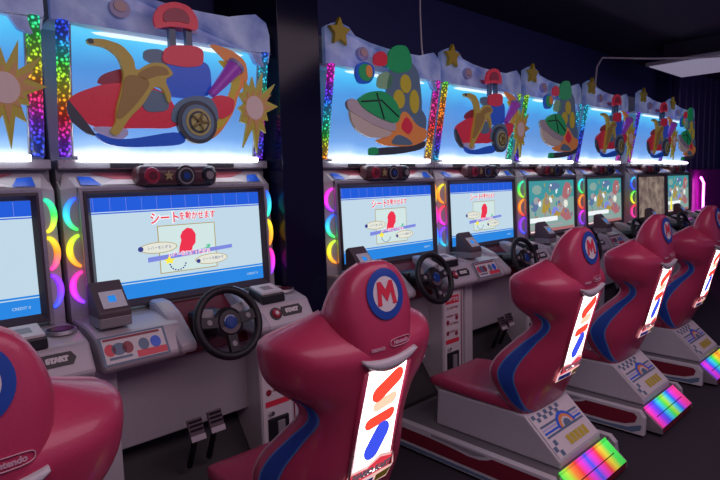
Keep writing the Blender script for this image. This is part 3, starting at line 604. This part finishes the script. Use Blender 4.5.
G3 = ('violet', 'blue', 'cyan', 'green', 'yellow', 'orange', 'pink')
CAB = [
 (0, 'white kart cabinet at left frame edge, only its right side showing beside a starburst', 'red', screen_guide, ('blue', 'cyan', 'green'), ('teal', 'green', 'lime', 'yellow', 'red', 'pink', 'violet', 'blue', 'blue'), (('cyan', 'green'), ('yellow', 'orange'), ('magenta', 'violet')), (('teal', 'green', 'yellow'), ('yellow', 'orange', 'pink'), ('violet', 'violet', 'blue')), 0),
 (1, 'white kart cabinet just left of the glossy black pillar, large red kart on top', 'red', screen_guide, ('blue', 'blue', 'cyan', 'green', 'lime', 'yellow', 'orange', 'red', 'pink', 'violet', 'violet'), ('blue', 'cyan', 'cyan', 'green', 'lime', 'pink', 'violet', 'blue', 'violet'), (('blue', 'cyan', 'green'), ('lime', 'yellow', 'orange'), ('pink', 'magenta', 'violet')), (('blue', 'cyan', 'teal'), ('yellow', 'orange'), ('pink', 'magenta', 'violet')), 0),
 (2, 'white kart cabinet just right of the glossy black pillar, green domed kart on top', 'green', screen_guide, ('magenta', 'magenta', 'violet', 'blue', 'cyan', 'teal', 'green', 'yellow', 'orange'), ('magenta', 'magenta', 'pink', 'pink', 'red', 'orange', 'yellow', 'orange'), (('magenta', 'magenta', 'violet'), ('blue', 'cyan', 'green'), ('lime', 'yellow', 'orange')), (('orange', 'yellow'), ('pink', 'magenta'), ('blue', 'cyan')), 0),
 (3, 'white cabinet with red kart topper, second machine right of the black pillar', 'red', screen_guide, ('green', 'yellow', 'orange', 'orange', 'red', 'violet', 'blue', 'cyan'), ('lime', 'green', 'cyan', 'cyan', 'teal', 'teal'), (('yellow', 'orange', 'orange'), ('red', 'pink', 'magenta'), ('violet', 'blue', 'cyan')), (('green', 'lime'), ('orange', 'red'), ('violet', 'magenta')), 0),
 (4, 'white cabinet showing a colourful picture under a green domed kart, third right of pillar', 'green', screen_attract, ('lime', 'green', 'teal', 'cyan', 'blue', 'violet'), ('cyan', 'cyan', 'blue', 'violet', 'blue'), (('teal', 'green', 'lime'), ('orange', 'orange', 'red'), ('violet', 'violet', 'blue')), (('green', 'yellow'), ('orange', 'red'), ('pink', 'violet')), 0),
 (5, 'white cabinet with colourful screen under a red kart, fourth right of pillar', 'red', screen_attract, ('cyan', 'cyan', 'blue', 'blue', 'violet'), ('violet', 'violet', 'magenta', 'magenta'), (('cyan', 'teal', 'green'), ('orange', 'orange', 'red'), ('magenta', 'violet', 'violet')), (('cyan', 'blue'), ('lime', 'yellow'), ('red', 'pink')), 0),
 (6, 'white cabinet with a dim brown screen, second from the right end of row', 'red', screen_dim, ('violet', 'blue', 'violet', 'magenta'), ('blue', 'blue', 'violet'), (('cyan', 'blue', 'blue'), ('green', 'lime', 'yellow'), ('red', 'pink', 'pink')), (('cyan', 'blue'), ('green', 'lime'), ('red', 'pink')), -.065),
 (7, 'white cabinet at the far right end, green domed kart on top', 'green', screen_last, ('blue', 'cyan', 'teal', 'teal'), ('pink', 'red', 'pink', 'violet'), (('cyan', 'blue'), ('green', 'yellow'), ('red', 'pink')), (('cyan', 'blue'), ('green', 'yellow'), ('red', 'pink')), 0),
]
for a in CAB: make_cabinet(*a)

# ------------------------------------------------------------------ racing seats
KW = [(.36, .20), (.40, .235), (.48, .262), (.56, .275), (.65, .258), (.75, .226), (.83, .216), (.88, .232), (.93, .285), (.97, .312), (1.02, .324), (1.06, .328), (1.085, .324), (1.10, .305), (1.118, .262), (1.14, .205), (1.16, .160), (1.175, .13)]
KT = [(.36, -1.085), (.46, -1.00), (.57, -.955), (.65, -.985), (.75, -1.075), (.83, -1.155), (.88, -1.165), (.93, -1.135), (.97, -1.112), (1.06, -1.105), (1.10, -1.115), (1.14, -1.165), (1.175, -1.205)]
KB = [(.36, -1.13), (.42, -1.165), (.60, -1.250), (.80, -1.300), (.97, -1.345), (1.03, -1.358), (1.055, -1.352), (1.08, -1.335), (1.11, -1.300), (1.14, -1.268), (1.175, -1.250)]
HW = [(.80, .105), (.95, .130), (1.06, .146), (1.15, .158), (1.20, .150), (1.25, .130), (1.29, .098), (1.31, .066), (1.320, .040)]
HT = [(.80, -1.20), (1.0, -1.215), (1.15, -1.225), (1.25, -1.250), (1.320, -1.285)]
HB = [(.80, -1.300), (.97, -1.346), (1.04, -1.362), (1.15, -1.355), (1.25, -1.338), (1.30, -1.325), (1.320, -1.312)]
sw = lambda z: crv(KW, z); st = lambda z: crv(KT, z); sb = lambda z: crv(KB, z)
def sgnpow(v, k): return math.copysign(abs(v)**k, v)
def shell(t, z):
    w, yt, yb = sw(z), st(z), sb(z); q = max(0.0, math.cos(t))
    return (w*sgnpow(math.sin(t), .66), yt+(yb-yt)*q**.66, z)
def spine(t, z):
    w, yt, yb = crv(HW, z), crv(HT, z), crv(HB, z); q = max(0.0, math.cos(t))
    return (w*sgnpow(math.sin(t), .6), yt+(yb-yt)*q**.5, z)
def back(x, z, d):                                     # point on the outside of the backrest at (x, z)
    ys = []
    if z <= 1.17 and abs(x) < sw(z): ys.append(shell(math.asin(sgnpow(x/sw(z), 1/.66)), z)[1])
    if z >= .80 and abs(x) < crv(HW, z): ys.append(spine(math.asin(sgnpow(x/crv(HW, z), 1/.6)), z)[1])
    return (x, min(ys)-d if ys else st(z)-d, z)
def backrest():
    m = MB(); zs = [.36+.815*i/60 for i in range(61)]; rs = []; N = 32
    for z in zs:
        out = [shell(math.radians(-90+180*i/N), z) for i in range(N+1)]
        w, yt, yb = sw(z), st(z), sb(z); wi = max(.02, w-.042); yi = max(min(yt-.004, yb+.075), -1.30)
        if yi > yt-.012: yi = yt-.012
        inn = []
        for i in range(N+1):
            a = math.radians(90-180*i/N); q = max(0.0, math.cos(a)); inn.append((wi*sgnpow(math.sin(a), .66), yt-.004+(yi-yt)*q**.66, z))
        tip = lambda s_: (s_*(w+wi)/2, yt+.016, z)
        rs.append(out+[tip(1)]+inn+[tip(-1)])
    m.rings(rs, 'red', True, False, True)
    rs = []
    for i in range(41):
        z = .80+.52*i/40; out = [spine(math.radians(-90+180*k/N), z) for k in range(N+1)]; w, yt = crv(HW, z), crv(HT, z)
        rs.append(out+[(w*.92, yt+.018, z), (w*.4, yt+.026, z), (-w*.4, yt+.026, z), (-w*.92, yt+.018, z)])
    return m.rings(rs, 'red', True, False, True)
def seat_piping():
    m = MB()
    for s_ in (-1, 1):
        m.tube([((sw(z)-.012)*s_, st(z)+.013, z) for z in [.40+.765*i/48 for i in range(49)]], .0055, 'piping', 6)
        m.tube([((crv(HW, z)-.004)*s_, crv(HT, z)+.010, z) for z in [1.16+.155*i/16 for i in range(17)]], .0055, 'piping', 6)
    return m
BW = [(.37, .0), (.42, .035), (.50, .068), (.60, .078), (.68, .068), (.76, .048), (.83, .030), (.88, .018), (.92, .006)]
def stripe(s_):
    m = MB()
    def pt(z, o, d):
        w, yt, yb = sw(z), st(z), sb(z); q = min(1, max(0, o/(yt-yb)))**(1/.66); sn = math.sqrt(max(0, 1-q*q)); x = w*sn**.66
        return (s_*(x+d), yt-o-d*.5, z)
    o0 = lambda z: .044+.012*max(0, (z-.75)/.17)
    for d, e, mt in ((.0022, .008, 'lblue'), (.0035, 0, 'blue')):
        m.grid(lambda a, b_: pt(.37+.55*a, o0(.37+.55*a)-e+(crv(BW, .37+.55*a)+2*e)*b_, d), 30, 6, mt, True)
    return m
def emblem():
    m = MB(); cz, R = 1.222, .080
    def disc(R0, R1, d, mt): m.grid(lambda a, b_: back(R_(R0, R1, b_)*math.cos(2*math.pi*a), cz+R_(R0, R1, b_)*math.sin(2*math.pi*a), d), 40, 3, mt, True)
    R_ = lambda a, b_, t: a+(b_-a)*t
    disc(.055, R, .005, 'blue'); disc(.0, .057, .0045, 'wht')
    M_ = [(-.038, -.032), (-.022, -.032), (-.019, .004), (-.001, -.022), (.001, -.022), (.019, .004), (.022, -.032), (.038, -.032), (.030, .034), (.016, .034), (0, .010), (-.016, .034), (-.030, .034)]
    b_ = bmesh.new(); vs = [b_.verts.new((x, 0, z)) for x, z in M_]; fc = b_.faces.new(vs); bmesh.ops.triangulate(b_, faces=[fc])
    for v in b_.verts: v.co = Vector(back(v.co.x*1.12, cz+.002+v.co.z*1.12, .0065))
    m.bm(b_, 'kred'); return m
def logos():
    m = MB(); z = 1.062
    m.text('namco', .020, lambda x, y: back(-.055+x, z-.004+y, .004), 'piping', .001, 'CENTER', .075)
    m.text('Nintendo', .018, lambda x, y: back(.048+x, z+.002+y, .004), 'piping', .001, 'CENTER', .080)
    m.tube([back(.048+.050*sgnpow(math.cos(a), .6), z+.002+.013*sgnpow(math.sin(a), .6), .003) for a in [i*2*math.pi/24 for i in range(24)]], .0014, 'piping', 5, True)
    return m
def lip():
    m = MB(); rs = []
    for i in range(17):
        x = -.118+.236*i/16; k = x/.118; z1 = 1.034-.016*(1-k*k); h = .006+.028*(1-k*k)**.8; z0 = z1-h-.006
        p1, p0 = Vector(back(x, z1, 0)), Vector(back(x, z0, 0))
        rs.append([p1+Vector((0, .012, 0)), p1+Vector((0, -.006, 0)), (p1+p0)/2+Vector((0, -.020, 0)), p0+Vector((0, -.014, 0)), p0+Vector((0, .012, 0))])
    return m.rings(rs, 'white', True, False, True)
def lightpanel():
    m = MB(); X, Z0, Z1 = .086, .590, .988
    m.grid(lambda a, b_: back(-X-.006+(2*X+.012)*a, Z0-.006+(Z1-Z0+.012)*b_, .0025), 8, 10, 'piping', True)
    m.grid(lambda a, b_: back(-X+2*X*a, Z0+(Z1-Z0)*b_, .005), 8, 10, 'lamp', True)
    m.tube([back(x, z, .004) for x, z in [(-X-.012, Z0), (-X-.012, (Z0+Z1)/2), (-X-.012, Z1)]], .009, 'red', 8); m.tube([back(x, z, .004) for x, z in [(X+.012, Z0), (X+.012, (Z0+Z1)/2), (X+.012, Z1)]], .009, 'red', 8); return m  # red side rims added to catch the panel's light as a pink halo
def panel_shapes():
    """plain red, peach and blue printed patches on the backlit panel"""
    m = MB()
    def cap(x0, z0, x1, z1, rr, d, mt):
        A, B = Vector((x0, z0)), Vector((x1, z1)); t = (B-A).normalized() if (B-A).length else Vector((1, 0)); n_ = Vector((-t.y, t.x)); pts = []
        for k in range(11): a = math.pi*k/10; pts.append(B+rr*(math.cos(a-math.pi/2)*t+math.sin(a-math.pi/2)*n_))
        for k in range(11): a = math.pi*k/10; pts.append(A+rr*(math.cos(a+math.pi/2)*t+math.sin(a+math.pi/2)*n_))
        c = (A+B)/2; vs = [back(c.x, c.y, d)]+[back(q.x, q.y, d) for q in pts]; n = len(pts)
        m.add(vs, [(0, 1+i, 1+(i+1) % n) for i in range(n)], mt)
    cap(-.028, .900, .045, .945, .030, .008, 'lampr'); cap(-.022, .856, .042, .866, .022, .0078, 'lamps')
    cap(-.045, .795, .045, .808, .022, .0082, 'lampr'); cap(-.018, .690, .018, .750, .036, .008, 'lampb')
    return m
def logo_sticker():
    m = MB(); z0 = .585
    q = lambda pts, d, mt: m.add([back(x, z0+z, d) for x, z in pts], [tuple(range(len(pts)))], mt)
    q([(-.115, -.05), (.10, -.05), (.122, .0), (.10, .055), (.03, .075), (-.03, .050), (-.10, .045), (-.122, .0)], .0095, 'stk')
    q([(-.108, -.01), (.112, .0), (.095, .045), (.03, .062), (-.03, .040), (-.095, .036)], .0105, 'stkr'); q([(-.10, -.042), (.02, -.042), (.02, -.016), (-.105, -.016)], .0105, 'kblue'); q([(.03, -.042), (.095, -.042), (.112, -.012), (.03, -.012)], .0105, 'yellow')
    m.text('MARIO KART', .032, lambda x, y: back(-.0+x, z0+.022+y, .0115), 'wht', .003, 'CENTER', .18); return m
def cushion():
    m = MB(); rs = []
    key = [(-.47, .385, .395, .17), (-.485, .372, .420, .205), (-.53, .366, .448, .228), (-.62, .362, .458, .232), (-.80, .358, .446, .232), (-1.0, .356, .440, .228), (-1.12, .356, .446, .20)]
    for y, z0, z1, w in key:
        pr = []
        for i in range(28):
            a = 2*math.pi*i/28; dip = -.014*(1-abs(math.cos(a)))*(1 if math.sin(a) > 0 else 0)
            pr.append((w*sgnpow(math.cos(a), .35), y, (z0+z1)/2+(z1-z0)/2*sgnpow(math.sin(a), .45)+dip))
        rs.append(pr)
    m.rings(rs, 'red', True, False, True)
    return m
def lever(): return MB().tube([(-.12, -.62, .475), (-.02, -.69, .482), (.05, -.74, .474)], .006, 'silver', 8)
def pedestal(): return MB().px([(-.545, .150), (-.56, .365), (-1.12, .365), (-1.315, .185), (-1.315, .150)], -.225, .225, 'white', .008)
def checker():
    m = MB(); A, B = Vector((0, -1.128, .3605)), Vector((0, -1.312, .1905)); n_ = Vector((0, -.68, .735))
    f_ = lambda x, t, d: A+(B-A)*t+n_*(d+.002)+Vector((x, 0, 0))
    q = lambda pts, d, mt: m.add([f_(x, t, d) for x, t in pts], [tuple(range(len(pts)))], mt)
    R = lambda x0, x1, t0, t1, d, mt: q([(x0, t1), (x1, t1), (x1, t0), (x0, t0)], d, mt)
    R(-.212, .212, .02, .98, 0, 'wht')
    for i in range(9):
        for j in range(2):
            if (i+j) % 2 == 0: R(-.20+i*.030, -.17+i*.030, .04+j*.09, .13+j*.09, .001, 'slate')
    for j in range(6):
        for i in range(2):
            if (i+j) % 2 == 0 and j > 2: R(-.205+i*.03, -.175+i*.03, .30+.11*j, .41+.11*j, .001, 'slate')
    for k, mt in enumerate(('slate', 'lilac', 'kblue', 'slate')): R(-.19, .19, .30+.075*k, .345+.075*k, .001, mt)
    for rr0, rr1, mt, d in ((.0, .085, 'kblue', .002), (.0, .066, 'orange', .003), (.0, .048, 'wht', .004), (.0, .034, 'slate', .005)):
        q([(.03+rr1*math.cos(math.pi*k/12), .52-rr1*3.6*math.sin(math.pi*k/12)) for k in range(13)], d, mt)
    for k in range(5): R(-.06+k*.042, -.026+k*.042, .68, .88, .002, 'yellow')
    return m
def deck():
    m = MB(); m.px([(-.268, .02), (-.268, .148), (-1.325, .148), (-1.335, .02)], -.335, .335, 'deck', .006); m.box(-.30, .30, -1.30, -.3, 0, .03, 'black'); return m
def skirt(s_):
    """side board with red panel and white bands"""
    m = MB(); X = lambda z, d=0: s_*(.337+.028*(1-(z-.015)/.13)+d)
    m.prism([(-.27, .015), (-.27, .150), (-1.33, .150), (-1.36, .115), (-1.365, .015)], lambda y, z: (X(z), y, z), lambda y, z: (X(z)-s_*.04, y, z), 'white', .003)
    q = lambda pts, d, mt: m.add([(X(z, d), y, z) for y, z in pts], [tuple(range(len(pts)))], mt)
    top = [(-.28, .122), (-.60, .118), (-.75, .112), (-.86, .104), (-.93, .108), (-.98, .122), (-1.0, .134)]
    q([(-.28, .052), (-.28, .120)]+top[1:]+[(-1.30, .134), (-1.32, .116), (-1.31, .082), (-1.25, .060), (-1.15, .052)], .0015, 'darkred')
    q([(-.28, .020), (-.28, .038), (-1.16, .038), (-1.27, .046), (-1.335, .072), (-1.35, .072), (-1.345, .044), (-1.30, .024)], .0015, 'slate')
    q([(-.60, .130), (-.80, .124), (-.89, .118), (-.955, .132), (-.97, .140), (-.60, .141)], .0025, 'grey')
    return m
def lightbox(cols):
    m = MB(); cs = lambda a, b_: [q*(.95-.35*b_)+.012 for q in ramp(cols, a)]
    P = lambda b_: (-1.335-.105*b_, .140-.085*b_)
    m.grid(lambda a, b_: (-.262+.524*a, P(b_)[0], P(b_)[1]), 40, 6, 'rainbow', False, cs)
    m.grid(lambda a, b_: (-.262+.524*a, -1.325-.010*b_, .152-.012*b_), 40, 1, 'rainbow', False, cs)
    m.px([(-1.335, .135), (-1.438, .052), (-1.44, .02), (-1.33, .02)], .2625, .275, 'silver'); m.px([(-1.335, .135), (-1.438, .052), (-1.44, .02), (-1.33, .02)], -.275, -.2625, 'silver')
    m.box(-.2625, .2625, -1.438, -1.335, .015, .052, 'darkred'); m.box(-.22, .22, -1.392, -1.388, .0975, .1005, 'black'); return m
SEAT = {
 0: ('red racing seat at bottom left corner, cropped by the frame, in front of leftmost screen', ('green', 'yellow', 'red', 'magenta', 'blue')),
 1: ('nearest whole red racing seat, in the middle, before cabinet left of black pillar', ('pink', 'blue', 'green', 'yellow', 'red')),
 2: ('red racing seat on white pedestal with green-to-red light box, before first cabinet right of pillar', ('green', 'lime', 'orange', 'red', 'magenta', 'blue', 'magenta', 'red', 'yellow', 'green', 'green')),
 3: ('red racing seat whose pink-ended rainbow light box glows at mid right', ('pink', 'magenta', 'violet', 'blue', 'cyan', 'green', 'lime', 'cyan', 'blue', 'magenta', 'pink', 'pink')),
 4: ('farthest red racing seat, at the right frame edge beneath the magenta neon', ('violet', 'magenta', 'blue', 'cyan', 'green', 'yellow', 'orange', 'yellow', 'green')),
}
for i, (lab, cols) in SEAT.items():
    t = thing('racing_seat', lab, 'arcade seat', (PITCH_X[i]-(.012 if i == 0 else 0), 0, 0), 'red racing seats facing the cabinets')
    b_ = part('backrest', 'bk', backrest, t); part('piping', 'pip', seat_piping, b_)
    for s_ in (-1, 1): part('side_stripe', 'str%d' % s_, lambda: stripe(s_), b_)
    part('letter_emblem', 'em', emblem, b_); part('maker_logos', 'lg', logos, b_); part('lip_trim', 'lip', lip, b_)
    lp = part('light_panel', 'lp', lightpanel, t); part('panel_print', 'lps', panel_shapes, lp); part('logo_sticker', 'lst', logo_sticker, t)
    part('seat_cushion', 'cu', cushion, t)
    pd = part('pedestal', 'ped', pedestal, t); part('checkered_sticker', 'chk', checker, pd)
    dk = part('platform', 'deck', deck, t)
    for s_ in (-1, 1): part('side_board', 'sk%d' % s_, lambda: skirt(s_), dk)
    part('light_box', 'lb%d' % i, lambda: lightbox(cols), t)

# ------------------------------------------------------------------ ceiling and far end
t = thing('overhead_panel', 'pale flat panel with added glow, hung under the dark ceiling at upper right', 'ceiling panel', (7.10, -.45, 2.86))
MAT['pan'] = glow('pale_lavender_added_glow', (0.62, 0.55, 0.80), 0.34)  # panel face is no known lamp; its glow is added to brighten it
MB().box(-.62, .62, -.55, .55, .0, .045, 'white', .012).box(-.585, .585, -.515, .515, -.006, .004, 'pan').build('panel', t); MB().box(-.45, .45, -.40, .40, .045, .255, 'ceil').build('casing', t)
tag(MB().tube([(5.09, .09, 2.30), (5.10, .09, 2.50), (5.14, .09, 2.70), (5.22, .07, 2.80), (5.36, -.02, 2.80), (5.65, -.28, 2.785), (6.0, -.62, 2.78), (6.3, -.92, 2.79), (6.6, -1.25, 2.82), (6.7, -1.36, 2.90), (6.7, -1.38, 3.12)], .010, 'wht', 8).build('power_cable'), 'white cable rising behind a header then running along under the ceiling', 'cable')
tag(MB().tube([(2.30, .05, 2.36), (2.31, .08, 2.50), (2.345, .12, 2.75), (2.36, .13, 2.95), (2.36, .13, 3.12)], .0065, 'wht', 8).build('power_cable'), 'thin white cable hanging from ceiling behind the green domed kart', 'cable')
t = thing('neon_machine', 'magenta-lit machine with a neon tube at the right frame edge', 'arcade machine', (8.60, .02, 0))
MB().box(-.28, 1.9, .06, .26, 0, 1.62, 'mag', .02).build('panel', t)
MB().tube([(-.16, -.02, 1.50), (-.02, -.02, 1.42), (.0, -.02, .62)], .016, 'neon', 8).build('neon_tube', t)
